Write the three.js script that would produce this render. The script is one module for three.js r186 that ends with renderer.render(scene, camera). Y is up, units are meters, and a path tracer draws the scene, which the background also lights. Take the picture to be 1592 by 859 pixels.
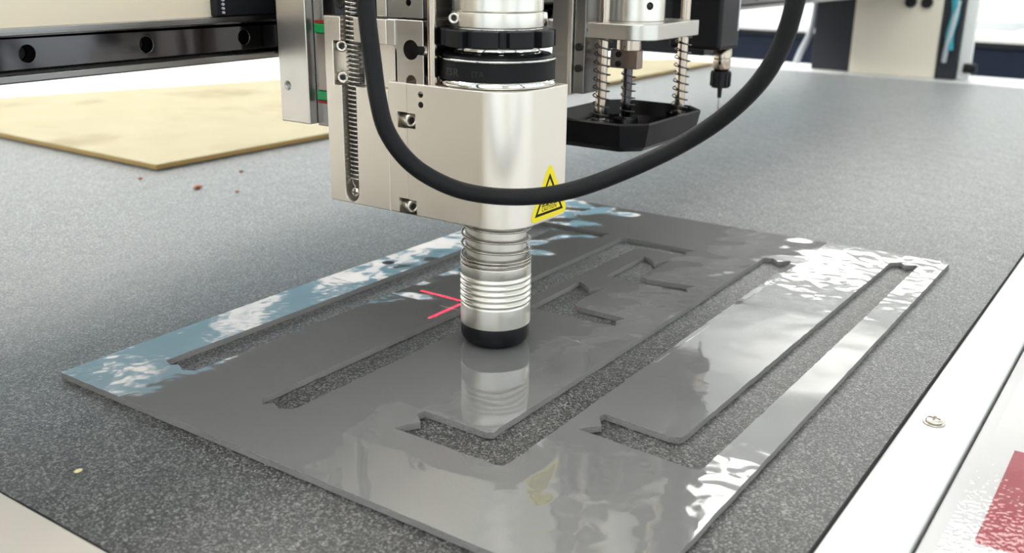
import * as THREE from 'three';
import { RoundedBoxGeometry } from 'three/addons/geometries/RoundedBoxGeometry.js';
import { RectAreaLightUniformsLib } from 'three/addons/lights/RectAreaLightUniformsLib.js';
import * as BGU from 'three/addons/utils/BufferGeometryUtils.js';
import { Brush, Evaluator, SUBTRACTION } from 'three-bvh-csg';
import { createNoise2D, createNoise3D } from 'simplex-noise';

// ---------------------------------------------------------------- camera, sky, lights, exposure
const scene = new THREE.Scene();
const camera = new THREE.PerspectiveCamera(31.15, 1592 / 859, 0.02, 60);
camera.position.set(0, 0.198, 0);
camera.up.set(0.24938692, 0.95000521, -0.18787298);
camera.lookAt(0.78276257, 0.198 - 0.31197274, -0.53847542);
camera.focus = 0.48;
camera.userData.fStop = 13;
const renderer = new THREE.WebGLRenderer({ antialias: true });
renderer.toneMapping = THREE.LinearToneMapping;
renderer.toneMappingExposure = 0.7;
renderer.shadowMap.enabled = true;
RectAreaLightUniformsLib.init();

const SKY_BLUE = [0.55, 1.15, 1.42], CLOUD = [4.2, 4.05, 3.85];
const LAMP_GLOW = 5;                         // what the eye sees of the panels
const LAMPS = [                              // x, z, width along x, length along z, height, output downwards, output upwards
  [3.75, -1.38, 0.55, 0.9, 2.15, 2.5, 8], [7.6, -1.75, 1.0, 1.5, 2.15, 2.5, 6], [2.45, -1.45, 0.5, 1.1, 1.6, 10, 14], [3.8, -0.3, 0.6, 0.8, 2.15, 4, 4],  // the low lamp is added to brighten the far felt
  [0.3, -2.4, 0.8, 1.4, 2.15, 18, 6], [1.7, -2.6, 0.8, 1.4, 2.15, 18, 6], [-0.9, 0.9, 0.6, 1.3, 2.15, 2, 10], [7.5, 1.2, 0.8, 1.3, 2.15, 2, 16],
];
const FLOOR = -0.85, CEIL = 2.9;

// ---------------------------------------------------------------- helpers
function rng(seed) { let s = seed >>> 0; return () => { s = (s + 0x6d2b79f5) >>> 0; let t = Math.imul(s ^ (s >>> 15), 1 | s); t = (t + Math.imul(t ^ (t >>> 7), 61 | t)) ^ t; return ((t ^ (t >>> 14)) >>> 0) / 4294967296; }; }
const n2 = createNoise2D(rng(11)), n2b = createNoise2D(rng(23)), n3 = createNoise3D(rng(37));
const fbm = (x, y, o = 4, f = n2) => { let s = 0, a = 1, t = 0; for (let i = 0; i < o; i++) { s += a * f(x, y); t += a; a *= 0.5; x = x * 2.03 + 7.1; y = y * 2.03 - 3.7; } return s / t; };
const taken = {};
function numbered(name) { const k = (taken[name] = (taken[name] ?? -1) + 1); return k ? name + '_' + String(k).padStart(3, '0') : name; }
function thing(name, label, category, base = [0, 0, 0], group) {
  const o = new THREE.Group(); o.name = numbered(name); o.position.set(...base); o.userData = { label, category };
  if (group) o.userData.group = group;
  o.base = base; scene.add(o); return o;
}
// geometry given in world coordinates becomes a part of a thing (or a sub-part of a part)
function part(parent, name, geo, mat, label) {
  const b = parent.base ?? [0, 0, 0];
  let g = Array.isArray(geo) ? merge(geo) : geo;
  g = g.clone().translate(-b[0], -b[1], -b[2]);
  const m = new THREE.Mesh(g, mat); m.name = name; m.castShadow = m.receiveShadow = true; m.base = b;
  if (label) m.userData.label = label;
  parent.add(m); return m;
}
function solo(name, label, category, geo, mat, base, group) {        // a thing that is one mesh
  const g = (Array.isArray(geo) ? merge(geo) : geo).clone().translate(-base[0], -base[1], -base[2]);
  const m = new THREE.Mesh(g, mat); m.name = numbered(name); m.position.set(...base); m.base = base; m.castShadow = m.receiveShadow = true;
  m.userData = { label, category }; if (group) m.userData.group = group;
  scene.add(m); return m;
}
function structure(name, geo, mat) {
  const m = new THREE.Mesh(Array.isArray(geo) ? merge(geo) : geo, mat); m.name = name; m.userData.kind = 'structure'; m.castShadow = m.receiveShadow = true; m.base = [0, 0, 0]; scene.add(m); return m;
}
function merge(list) {
  return BGU.mergeGeometries(list.map((g) => { const h = g.index ? g.toNonIndexed() : g.clone(); for (const k of Object.keys(h.attributes)) if (!['position', 'normal', 'uv'].includes(k)) h.deleteAttribute(k); if (!h.attributes.uv) h.setAttribute('uv', new THREE.BufferAttribute(new Float32Array(h.attributes.position.count * 2), 2)); h.clearGroups(); return h; }));
}
// uv in metres, looked up along the axis that the face points to
function boxUV(g0) {
  const g = g0.index ? g0.toNonIndexed() : g0, p = g.attributes.position, n = g.attributes.normal, uv = new Float32Array(p.count * 2);
  for (let i = 0; i < p.count; i += 3) {
    const nx = Math.abs(n.getX(i) + n.getX(i + 1) + n.getX(i + 2)), ny = Math.abs(n.getY(i) + n.getY(i + 1) + n.getY(i + 2)), nz = Math.abs(n.getZ(i) + n.getZ(i + 1) + n.getZ(i + 2));
    for (let k = i; k < i + 3; k++) {
      const [a, b] = nx >= ny && nx >= nz ? [p.getZ(k), p.getY(k)] : ny >= nz ? [p.getX(k), p.getZ(k)] : [p.getX(k), p.getY(k)];
      uv[k * 2] = a; uv[k * 2 + 1] = b;
    }
  }
  g.setAttribute('uv', new THREE.BufferAttribute(uv, 2)); return g;
}
// a rounded box from corner to corner
function box(x0, y0, z0, x1, y1, z1, r = 0.0004, seg = 2) {
  const w = x1 - x0, h = y1 - y0, d = z1 - z0;
  const g = r ? new RoundedBoxGeometry(w, h, d, seg, Math.min(r, w / 2.01, h / 2.01, d / 2.01)) : new THREE.BoxGeometry(w, h, d);
  return boxUV(g.translate((x0 + x1) / 2, (y0 + y1) / 2, (z0 + z1) / 2));
}
function cyl(x, z, y0, y1, r0, r1 = r0, seg = 48, open = false) { return new THREE.CylinderGeometry(r1, r0, y1 - y0, seg, 1, open).translate(x, (y0 + y1) / 2, z); }
function lathe(x, z, pts, seg = 96) { return new THREE.LatheGeometry(pts.map(([r, y]) => new THREE.Vector2(r, y)), seg).translate(x, 0, z); }
// a cylinder between two points
function rod(a, b, r, seg = 24) {
  const A = new THREE.Vector3(...a), B = new THREE.Vector3(...b), d = B.clone().sub(A);
  const g = new THREE.CylinderGeometry(r, r, d.length(), seg).translate(0, d.length() / 2, 0);
  return g.applyQuaternion(new THREE.Quaternion().setFromUnitVectors(new THREE.Vector3(0, 1, 0), d.normalize())).translate(...a);
}
function tube(pts, r, seg = 200, rad = 16, type = 'centripetal') { return new THREE.TubeGeometry(new THREE.CatmullRomCurve3(pts.map((p) => new THREE.Vector3(...p)), false, type), seg, r, rad); }
function helix(x, z, y0, y1, R, wire, turns, per = 28, rad = 8, phase = 0) {
  const pts = [], n = Math.ceil(turns * per);
  for (let i = 0; i <= n; i++) { const a = (i / per) * 2 * Math.PI + phase; pts.push(new THREE.Vector3(x + R * Math.cos(a), y0 + ((y1 - y0) * i) / n, z + R * Math.sin(a))); }
  return new THREE.TubeGeometry(new THREE.CatmullRomCurve3(pts), n, wire, rad);
}
function ring(x, y, z, R, r, seg = 72) { return new THREE.TorusGeometry(R, r, 10, seg).rotateX(Math.PI / 2).translate(x, y, z); }
// plan outline [x, z] raised from y0 to y1
function plan(outline, y0, y1, bevel = 0.0004, holes = [], curve = 10) {
  const s = outline instanceof THREE.Shape ? outline : new THREE.Shape(outline.map(([x, z]) => new THREE.Vector2(x, -z)));
  for (const h of holes) s.holes.push(h instanceof THREE.Path ? h : new THREE.Path(h.map(([x, z]) => new THREE.Vector2(x, -z))));
  const g = new THREE.ExtrudeGeometry(s, { depth: y1 - y0 - 2 * bevel, bevelEnabled: bevel > 0, bevelThickness: bevel, bevelSize: bevel, bevelOffset: -bevel, bevelSegments: 2, curveSegments: curve });
  return boxUV(g.rotateX(-Math.PI / 2).translate(0, y0 + bevel, 0));
}
// outline in the plane across x, given as [z, y], from x0 to x1
function side(outline, x0, x1, bevel = 0.0004, holes = []) {
  const s = outline instanceof THREE.Shape ? outline : new THREE.Shape(outline.map(([z, y]) => new THREE.Vector2(z, y)));
  for (const h of holes) s.holes.push(h);
  const g = new THREE.ExtrudeGeometry(s, { depth: x1 - x0 - 2 * bevel, bevelEnabled: bevel > 0, bevelThickness: bevel, bevelSize: bevel, bevelOffset: -bevel, bevelSegments: 2, curveSegments: 12 });
  // shape x -> world z, shape y -> world y, depth -> world -x; so turned to keep its facing
  return boxUV(g.rotateY(-Math.PI / 2).translate(x1 - bevel, 0, 0));
}
function roundRect(x0, y0, x1, y1, r) {
  const s = new THREE.Shape(); const q = Math.PI / 2; const [a, b, c, d] = Array.isArray(r) ? r : [r, r, r, r];
  s.moveTo(x0 + a, y0); s.lineTo(x1 - b, y0); if (b) s.absarc(x1 - b, y0 + b, b, -q, 0); s.lineTo(x1, y1 - c); if (c) s.absarc(x1 - c, y1 - c, c, 0, q);
  s.lineTo(x0 + d, y1); if (d) s.absarc(x0 + d, y1 - d, d, q, 2 * q); s.lineTo(x0, y0 + a); if (a) s.absarc(x0 + a, y0 + a, a, 2 * q, 3 * q); return s;
}
const evaluator = new Evaluator(); evaluator.useGroups = false; evaluator.attributes = ['position', 'normal', 'uv'];
function carve(g, cuts) {
  const prep = (h) => { const q = h.index ? h.toNonIndexed() : h; if (!q.attributes.uv) q.setAttribute('uv', new THREE.BufferAttribute(new Float32Array(q.attributes.position.count * 2), 2)); q.clearGroups(); return q; };
  let a = new Brush(prep(g)); a.updateMatrixWorld();
  for (const c of cuts) { const b = new Brush(prep(c)); b.updateMatrixWorld(); a = evaluator.evaluate(a, b, SUBTRACTION); }
  return boxUV(a.geometry);
}

// ---------------------------------------------------------------- textures
function canvasTex(w, h, draw, srgb = true) {
  const c = document.createElement('canvas'); c.width = w; c.height = h; draw(c.getContext('2d'), w, h);
  const t = new THREE.CanvasTexture(c); t.wrapS = t.wrapT = THREE.RepeatWrapping; t.magFilter = THREE.LinearFilter; if (srgb) t.colorSpace = THREE.SRGBColorSpace; return t;
}
function heightTex(w, h, f, repeat = true) {
  const d = new Float32Array(w * h);
  for (let y = 0; y < h; y++) for (let x = 0; x < w; x++) d[y * w + x] = f((x + 0.5) / w, (y + 0.5) / h);
  const t = new THREE.DataTexture(d, w, h, THREE.RedFormat, THREE.FloatType); t.magFilter = t.minFilter = THREE.LinearFilter; t.wrapS = t.wrapT = repeat ? THREE.RepeatWrapping : THREE.ClampToEdgeWrapping; t.needsUpdate = true; return t;
}
const scaled = (t, sx, sy = sx) => { const c = t.clone(); c.repeat.set(sx, sy); c.needsUpdate = true; return c; };
// tiling noise over the unit square
function tileNoise(u, v, k, oct, seed = 0) {
  let s = 0, a = 1, t = 0;
  for (let i = 0; i < oct; i++) {
    const A = u * 2 * Math.PI, R = k / (2 * Math.PI);
    // blend four shifted copies instead of a torus: cheap and seamless
    const f = (x, y) => n3(x * k, y * k, seed + i * 9.7);
    const w = (1 - u) * (1 - v) * f(u, v) + u * (1 - v) * f(u - 1, v) + (1 - u) * v * f(u, v - 1) + u * v * f(u - 1, v - 1);
    s += a * w; t += a; a *= 0.55; k *= 2; void A; void R;
  }
  return s / t;
}
// heather felt: a mat of short fibres, light and dark; the tones give the colour, the sheen and the relief
function feltFibres(g, w, h, tone) {
  const r = rng(5); const [f0] = tone(70); g.fillStyle = `rgb(${f0},${f0},${f0})`; g.fillRect(0, 0, w, h); g.lineCap = 'round';
  for (let i = 0; i < 120000; i++) {
    const x = r() * w, y = r() * h, a = r() * Math.PI * 2, L = 1.5 + r() * 4, c = r(), b = (r() - 0.5) * 1.6;
    const v = c < 0.46 ? 14 + r() * 36 : c < 0.72 ? 70 + r() * 36 : 120 + r() * 66;
    const [p, q, t] = tone(v); g.strokeStyle = `rgba(${p},${q},${t},0.9)`; g.lineWidth = 1.5 + r() * 1.5;
    for (const ox of [0, x < 12 ? w : x > w - 12 ? -w : 0]) for (const oy of [0, y < 12 ? h : y > h - 12 ? -h : 0]) { g.beginPath(); g.moveTo(x + ox, y + oy); g.quadraticCurveTo(x + ox + Math.cos(a) * L * 0.5, y + oy + Math.sin(a) * L * 0.5, x + ox + Math.cos(a + b) * L, y + oy + Math.sin(a + b) * L); g.stroke(); }
  }
}
const feltMap = canvasTex(1024, 1024, (g, w, h) => feltFibres(g, w, h, (v) => [v + 2, v, v - 2]));
const feltSheen = canvasTex(1024, 1024, (g, w, h) => feltFibres(g, w, h, (v) => { const k = Math.round(Math.min(255, 135 + v * 0.8)); return [k, k, k]; }));
const feltBump = canvasTex(1024, 1024, (g, w, h) => feltFibres(g, w, h, (v) => [v, v, v]), false);
const FELT_TILE = 1 / 0.2;
const fineBump = heightTex(512, 512, (u, v) => tileNoise(u, v, 60, 3, 3));
const blastBump = heightTex(512, 512, (u, v) => tileNoise(u, v, 110, 2, 8));
const peelBump = heightTex(512, 512, (u, v) => tileNoise(u, v, 22, 2, 5));
const smudgeRough = (() => { const w = 512, d = new Uint8Array(w * w * 4); for (let y = 0; y < w; y++) for (let x = 0; x < w; x++) { const s = 0.5 + 0.5 * tileNoise(x / w, y / w, 4, 5, 21), i = (y * w + x) * 4; d[i] = d[i + 1] = d[i + 2] = 175 + 80 * s; d[i + 3] = 255; } const t = new THREE.DataTexture(d, w, w); t.magFilter = THREE.LinearFilter; t.wrapS = t.wrapT = THREE.RepeatWrapping; t.needsUpdate = true; return t; })();

// ---------------------------------------------------------------- materials
const std = (o) => new THREE.MeshStandardMaterial(o), phy = (o) => new THREE.MeshPhysicalMaterial(o);
const lin = (r, g, b) => new THREE.Color().setRGB(r, g, b);
const M = {
  nickel: std({ color: lin(0.85, 0.79, 0.72), metalness: 1, roughness: 0.42, roughnessMap: scaled(smudgeRough, 12), bumpMap: scaled(blastBump, 25), bumpScale: 0.00002 }),
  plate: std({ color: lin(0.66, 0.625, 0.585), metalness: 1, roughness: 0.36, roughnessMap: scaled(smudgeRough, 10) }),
  darker_plate: std({ color: lin(0.42, 0.405, 0.39), metalness: 1, roughness: 0.4, roughnessMap: scaled(smudgeRough, 10) }),  // plate metal in a darker grey tone
  silver: std({ color: lin(0.78, 0.74, 0.68), metalness: 1, roughness: 0.3 }),
  chrome: std({ color: lin(0.72, 0.7, 0.68), metalness: 1, roughness: 0.1 }),
  spring: std({ color: lin(0.5, 0.46, 0.42), metalness: 1, roughness: 0.2 }),
  darkspring: std({ color: lin(0.12, 0.11, 0.105), metalness: 1, roughness: 0.28 }),
  screw: std({ color: lin(0.68, 0.63, 0.57), metalness: 1, roughness: 0.28 }),
  socket: std({ color: lin(0.03, 0.028, 0.026), metalness: 0.6, roughness: 0.5 }),
  rail: std({ color: lin(0.1, 0.094, 0.098), metalness: 1, roughness: 0.13, roughnessMap: scaled(smudgeRough, 6) }),
  steel: std({ color: lin(0.3, 0.29, 0.285), metalness: 1, roughness: 0.35, roughnessMap: scaled(smudgeRough, 8) }),
  rod: std({ color: lin(0.52, 0.43, 0.36), metalness: 1, roughness: 0.16 }),
  collar: std({ color: lin(0.36, 0.29, 0.25), metalness: 1, roughness: 0.3 }),
  dark: phy({ color: lin(0.01, 0.01, 0.012), roughness: 0.45, specularIntensity: 0.5 }),
  anodized: phy({ color: lin(0.006, 0.006, 0.0075), roughness: 0.4, specularIntensity: 0.5 }),
  glossblack: phy({ color: lin(0.005, 0.005, 0.006), roughness: 0.16, specularIntensity: 0.6 }),
  rubber: phy({ color: lin(0.006, 0.006, 0.007), roughness: 0.5, specularIntensity: 0.45, bumpMap: scaled(fineBump, 8, 2), bumpScale: 0.00005 }),
  cream: std({ color: lin(0.84, 0.72, 0.56), roughness: 0.5 }),
  beige: std({ color: lin(0.88, 0.79, 0.66), roughness: 0.5 }),
  navy: phy({ color: lin(0.012, 0.018, 0.036), roughness: 0.5, specularIntensity: 0.5 }),
  darkgrey: phy({ color: lin(0.03, 0.032, 0.04), roughness: 0.5, specularIntensity: 0.6 }),
  whitepaint: std({ color: lin(0.83, 0.825, 0.81), roughness: 0.42, bumpMap: scaled(peelBump, 14), bumpScale: 0.00003 }),
  coverpaint: std({ color: lin(0.5, 0.485, 0.49), roughness: 0.45 }),
  redpaint: phy({ color: lin(0.27, 0.006, 0.022), roughness: 0.5, specularIntensity: 0.3 }),
  wallpaint: std({ color: lin(0.8, 0.79, 0.77), roughness: 0.9 }),
  ceilpaint: std({ color: lin(0.82, 0.82, 0.81), roughness: 0.95 }),
  concrete: std({ color: lin(0.5, 0.49, 0.47), roughness: 0.6 }),
  green: std({ color: lin(0.0, 0.24, 0.065), roughness: 0.4 }),
  red: std({ color: lin(0.25, 0.01, 0.008), roughness: 0.5 }),
  teal: std({ color: lin(0.02, 0.32, 0.4), roughness: 0.4 }),
  paleplastic: std({ color: lin(0.5, 0.52, 0.56), roughness: 0.4 }),
  board: std({ color: lin(0.8, 0.69, 0.4), roughness: 0.7 }),
  boardedge: std({ color: lin(0.42, 0.27, 0.09), roughness: 0.8 }),
  foam: std({ color: lin(0.2, 0.196, 0.19), roughness: 0.75, bumpMap: scaled(fineBump, 10), bumpScale: 0.00008 }),
  foamcut: std({ color: lin(0.3, 0.285, 0.275), roughness: 0.95, bumpMap: scaled(fineBump, 25), bumpScale: 0.0006 }),
  felt: phy({ map: scaled(feltMap, FELT_TILE), bumpMap: scaled(feltBump, FELT_TILE), bumpScale: 0.0001, vertexColors: true, roughness: 0.42, ior: 1.5, color: lin(0.46, 0.45, 0.435), sheen: 2, sheenColor: lin(1, 1, 1), sheenColorMap: scaled(feltSheen, FELT_TILE), sheenRoughness: 0.75 }),
  crumb: std({ color: lin(0.4, 0.12, 0.05), roughness: 0.8 }),
};

// ---------------------------------------------------------------- the sky: blue air with broken white cloud, the same all round
{
  const W = 2048, H = 1024, d = new Float32Array(W * H * 4);
  for (let r = 0; r < H; r++) {
    const el = ((r + 0.5) / H - 0.5) * Math.PI, y = Math.sin(el), ce = Math.cos(el);
    for (let c = 0; c < W; c++) {
      const az = ((c + 0.5) / W - 0.5) * 2 * Math.PI, x = Math.cos(az) * ce, z = Math.sin(az) * ce;
      let n = 0, a = 1, t = 0, k = 11; for (let i = 0; i < 5; i++) { n += a * n3(x * k, y * k * 1.6, z * k + i * 5); t += a; a *= 0.55; k *= 2; }
      const m = THREE.MathUtils.smoothstep(n / t, -0.02, 0.14), i = (r * W + c) * 4;
      for (let q = 0; q < 3; q++) d[i + q] = SKY_BLUE[q] * (1 - m) + CLOUD[q] * m;
      d[i + 3] = 1;
    }
  }
  const t = new THREE.DataTexture(d, W, H, THREE.RGBAFormat, THREE.FloatType); t.mapping = THREE.EquirectangularReflectionMapping; t.magFilter = THREE.LinearFilter; t.needsUpdate = true;
  scene.background = t;
}

// ---------------------------------------------------------------- the workshop hall
const X0 = -2.4, X1 = 9.5, Z0 = -4.2, Z1 = 3, TH = 0.15;
structure('floor', box(X0 - TH, FLOOR - 0.12, Z0 - TH, X1 + TH, FLOOR, Z1 + TH, 0), M.concrete);
structure('ceiling', box(X0 - TH, CEIL, Z0 - TH, X1 + TH, CEIL + 0.15, Z1 + TH, 0), M.ceilpaint);
// a wall across z (or across x) with rectangular openings
function wallZ(name, z0, z1, openings) {
  const s = new THREE.Shape([[X0 - TH, FLOOR], [X1 + TH, FLOOR], [X1 + TH, CEIL], [X0 - TH, CEIL]].map((p) => new THREE.Vector2(...p)));
  for (const [a, b, c, d] of openings) s.holes.push(new THREE.Path([[a, b], [c, b], [c, d], [a, d]].map((p) => new THREE.Vector2(...p))));
  structure(name, new THREE.ExtrudeGeometry(s, { depth: z1 - z0, bevelEnabled: false }).translate(0, 0, z0), M.wallpaint);
}
function wallX(name, x0, x1, openings) {
  const s = new THREE.Shape([[Z0, FLOOR], [Z1, FLOOR], [Z1, CEIL], [Z0, CEIL]].map((p) => new THREE.Vector2(...p)));
  for (const [a, b, c, d] of openings) s.holes.push(new THREE.Path([[a, b], [c, b], [c, d], [a, d]].map((p) => new THREE.Vector2(...p))));
  structure(name, new THREE.ExtrudeGeometry(s, { depth: x1 - x0, bevelEnabled: false }).rotateY(-Math.PI / 2).translate(x1, 0, 0), M.wallpaint);
}
wallZ('wall_back', Z0 - TH, Z0, [[0.8, 0.55, 9.2, 2.5]]);
wallX('wall_far', X1, X1 + TH, [[-4.1, -0.4, 2.4, 2.0]]);
wallZ('wall_front', Z1, Z1 + TH, [[-1.8, -0.3, 4.5, 2.2]]);  // unseen opening added to let sky light onto the beam front
wallX('wall_near', X0 - TH, X0, [[-3.9, -0.4, 2.6, 2.3]]);
for (const [x, z, w, l, y, down, up] of LAMPS) {
  const t = thing('ceiling_lamp', 'unseen white panel lamp hung on two rods under the workshop ceiling', 'lamp', [x, y, z], 'ceiling panel lamps');
  part(t, 'housing', box(x - w / 2 - 0.02, y, z - l / 2 - 0.02, x + w / 2 + 0.02, y + 0.03, z + l / 2 + 0.02, 0.004), M.whitepaint);
  for (const d of [-0.4, 0.4]) part(t, 'rod', cyl(x, z + d, y + 0.03, CEIL, 0.004, 0.004, 10), M.whitepaint);
  for (const [u, v] of [[y - 0.006, y + 0.002], [y + 0.028, y + 0.036]]) part(t, 'lamp_diffuser', box(x - w / 2, u, z - l / 2, x + w / 2, v, z + l / 2, 0.002), std({ color: 0xffffff, emissive: lin(1, 0.985, 0.95), emissiveIntensity: LAMP_GLOW }));
  const a = new THREE.RectAreaLight(lin(1, 0.965, 0.9), down, w, l); a.name = 'ceiling_lamp_glow'; a.position.set(x, y - 0.012, z); a.lookAt(x, FLOOR, z); scene.add(a);
  const b = new THREE.RectAreaLight(lin(1, 0.965, 0.9), up, w, l); b.name = 'ceiling_lamp_added_uplight'; b.position.set(x, y + 0.042, z); b.lookAt(x, CEIL + 1, z); scene.add(b);  // upward light added to brighten the ceiling that the film reflects
}

// ---------------------------------------------------------------- the cutting table
const TX0 = 0.1635, TX1 = 1.78, TZ0 = -1.186, TZ1 = -0.0825;
{
  const t = thing('cutting_table', 'cream-edged flatbed cutting table with white side rails under the grey felt', 'table', [0.97, FLOOR, -0.6]);
  part(t, 'bed', box(TX0, -0.06, TZ0, TX1, -0.004, TZ1, 0.001), M.steel);
  part(t, 'front_rail', box(0.03, -0.05, TZ1, 1.9, 0.0012, -0.0552, 0.0045, 5), M.whitepaint, 'white painted rail');
  part(t, 'side_rail', box(-0.45, -0.05, -1.44, TX0, 0.0012, TZ1 - 0.0005, 0.002), std({ color: lin(0.5, 0.455, 0.4), roughness: 0.5 }), 'cream painted rail');
  part(t, 'side_rail', box(TX1, -0.05, -1.44, 1.9, 0.0012, TZ1 - 0.0005, 0.002), M.whitepaint);
  part(t, 'back_rail', box(TX0 + 0.0005, -0.05, -1.44, TX1 - 0.0005, 0.0012, TZ0, 0.002), M.whitepaint);
  part(t, 'body', box(0.1, FLOOR + 0.12, -1.4, 1.82, -0.052, -0.09, 0.004), M.navy);
  for (const x of [0.2, 1.7]) for (const z of [-1.3, -0.2]) part(t, 'leg', box(x - 0.04, FLOOR, z - 0.04, x + 0.04, FLOOR + 0.13, z + 0.04, 0.003), M.darkgrey);
}
// the felt: a grid with worn and stained patches
{
  const nx = 220, nz = 150, g = new THREE.PlaneGeometry(TX1 - TX0 - 0.002, TZ1 - TZ0 - 0.002, nx, nz).rotateX(-Math.PI / 2).translate((TX0 + TX1) / 2, 0, (TZ0 + TZ1) / 2);
  const p = g.attributes.position, uv = g.attributes.uv, col = new Float32Array(p.count * 3);
  const stains = [[0.262, -0.262, 0.016, 0.32], [0.252, -0.222, 0.006, 0.3], [0.276, -0.24, 0.005, 0.3], [1.25, -0.42, 0.09, 0.5], [1.15, -0.33, 0.05, 0.4], [0.95, -0.38, 0.04, 0.45], [0.8, -0.52, 0.05, 0.3], [0.43, -0.47, 0.02, 0.2], [1.45, -0.3, 0.05, 0.4]];
  for (let i = 0; i < p.count; i++) {
    const x = p.getX(i), z = p.getZ(i); uv.setXY(i, x, -z);
    let v = 1 + 0.2 * fbm(x * 14, z * 14, 4) + 0.14 * fbm(x * 45 + 9, z * 60, 3, n2b);
    for (const [a, b, r, k] of stains) { const d = Math.hypot((x - a) / 1.6, z - b) / r + 0.5 * fbm(x * 90, z * 90, 3); v *= 1 - k * Math.max(0, 1 - d * d * 0.6); }
    p.setY(i, -0.0003 + 0.0003 * n2b(x * 60, z * 60));
    col.set([v, v, v * 0.99], i * 3);
  }
  g.setAttribute('color', new THREE.BufferAttribute(col, 3));
  g.computeVertexNormals();
  const f = thing('felt_mat', 'speckled grey felt mat covering the whole cutting table, stained in places', 'mat', [0.97, 0, -0.62]);
  part(f, 'felt_top', g, M.felt);
  part(f, 'felt_body', box(TX0 + 0.001, -0.004, TZ0 + 0.001, TX1 - 0.001, -0.0012, TZ1 - 0.001, 0), std({ color: lin(0.09, 0.09, 0.09), roughness: 1 }));
}
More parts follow.
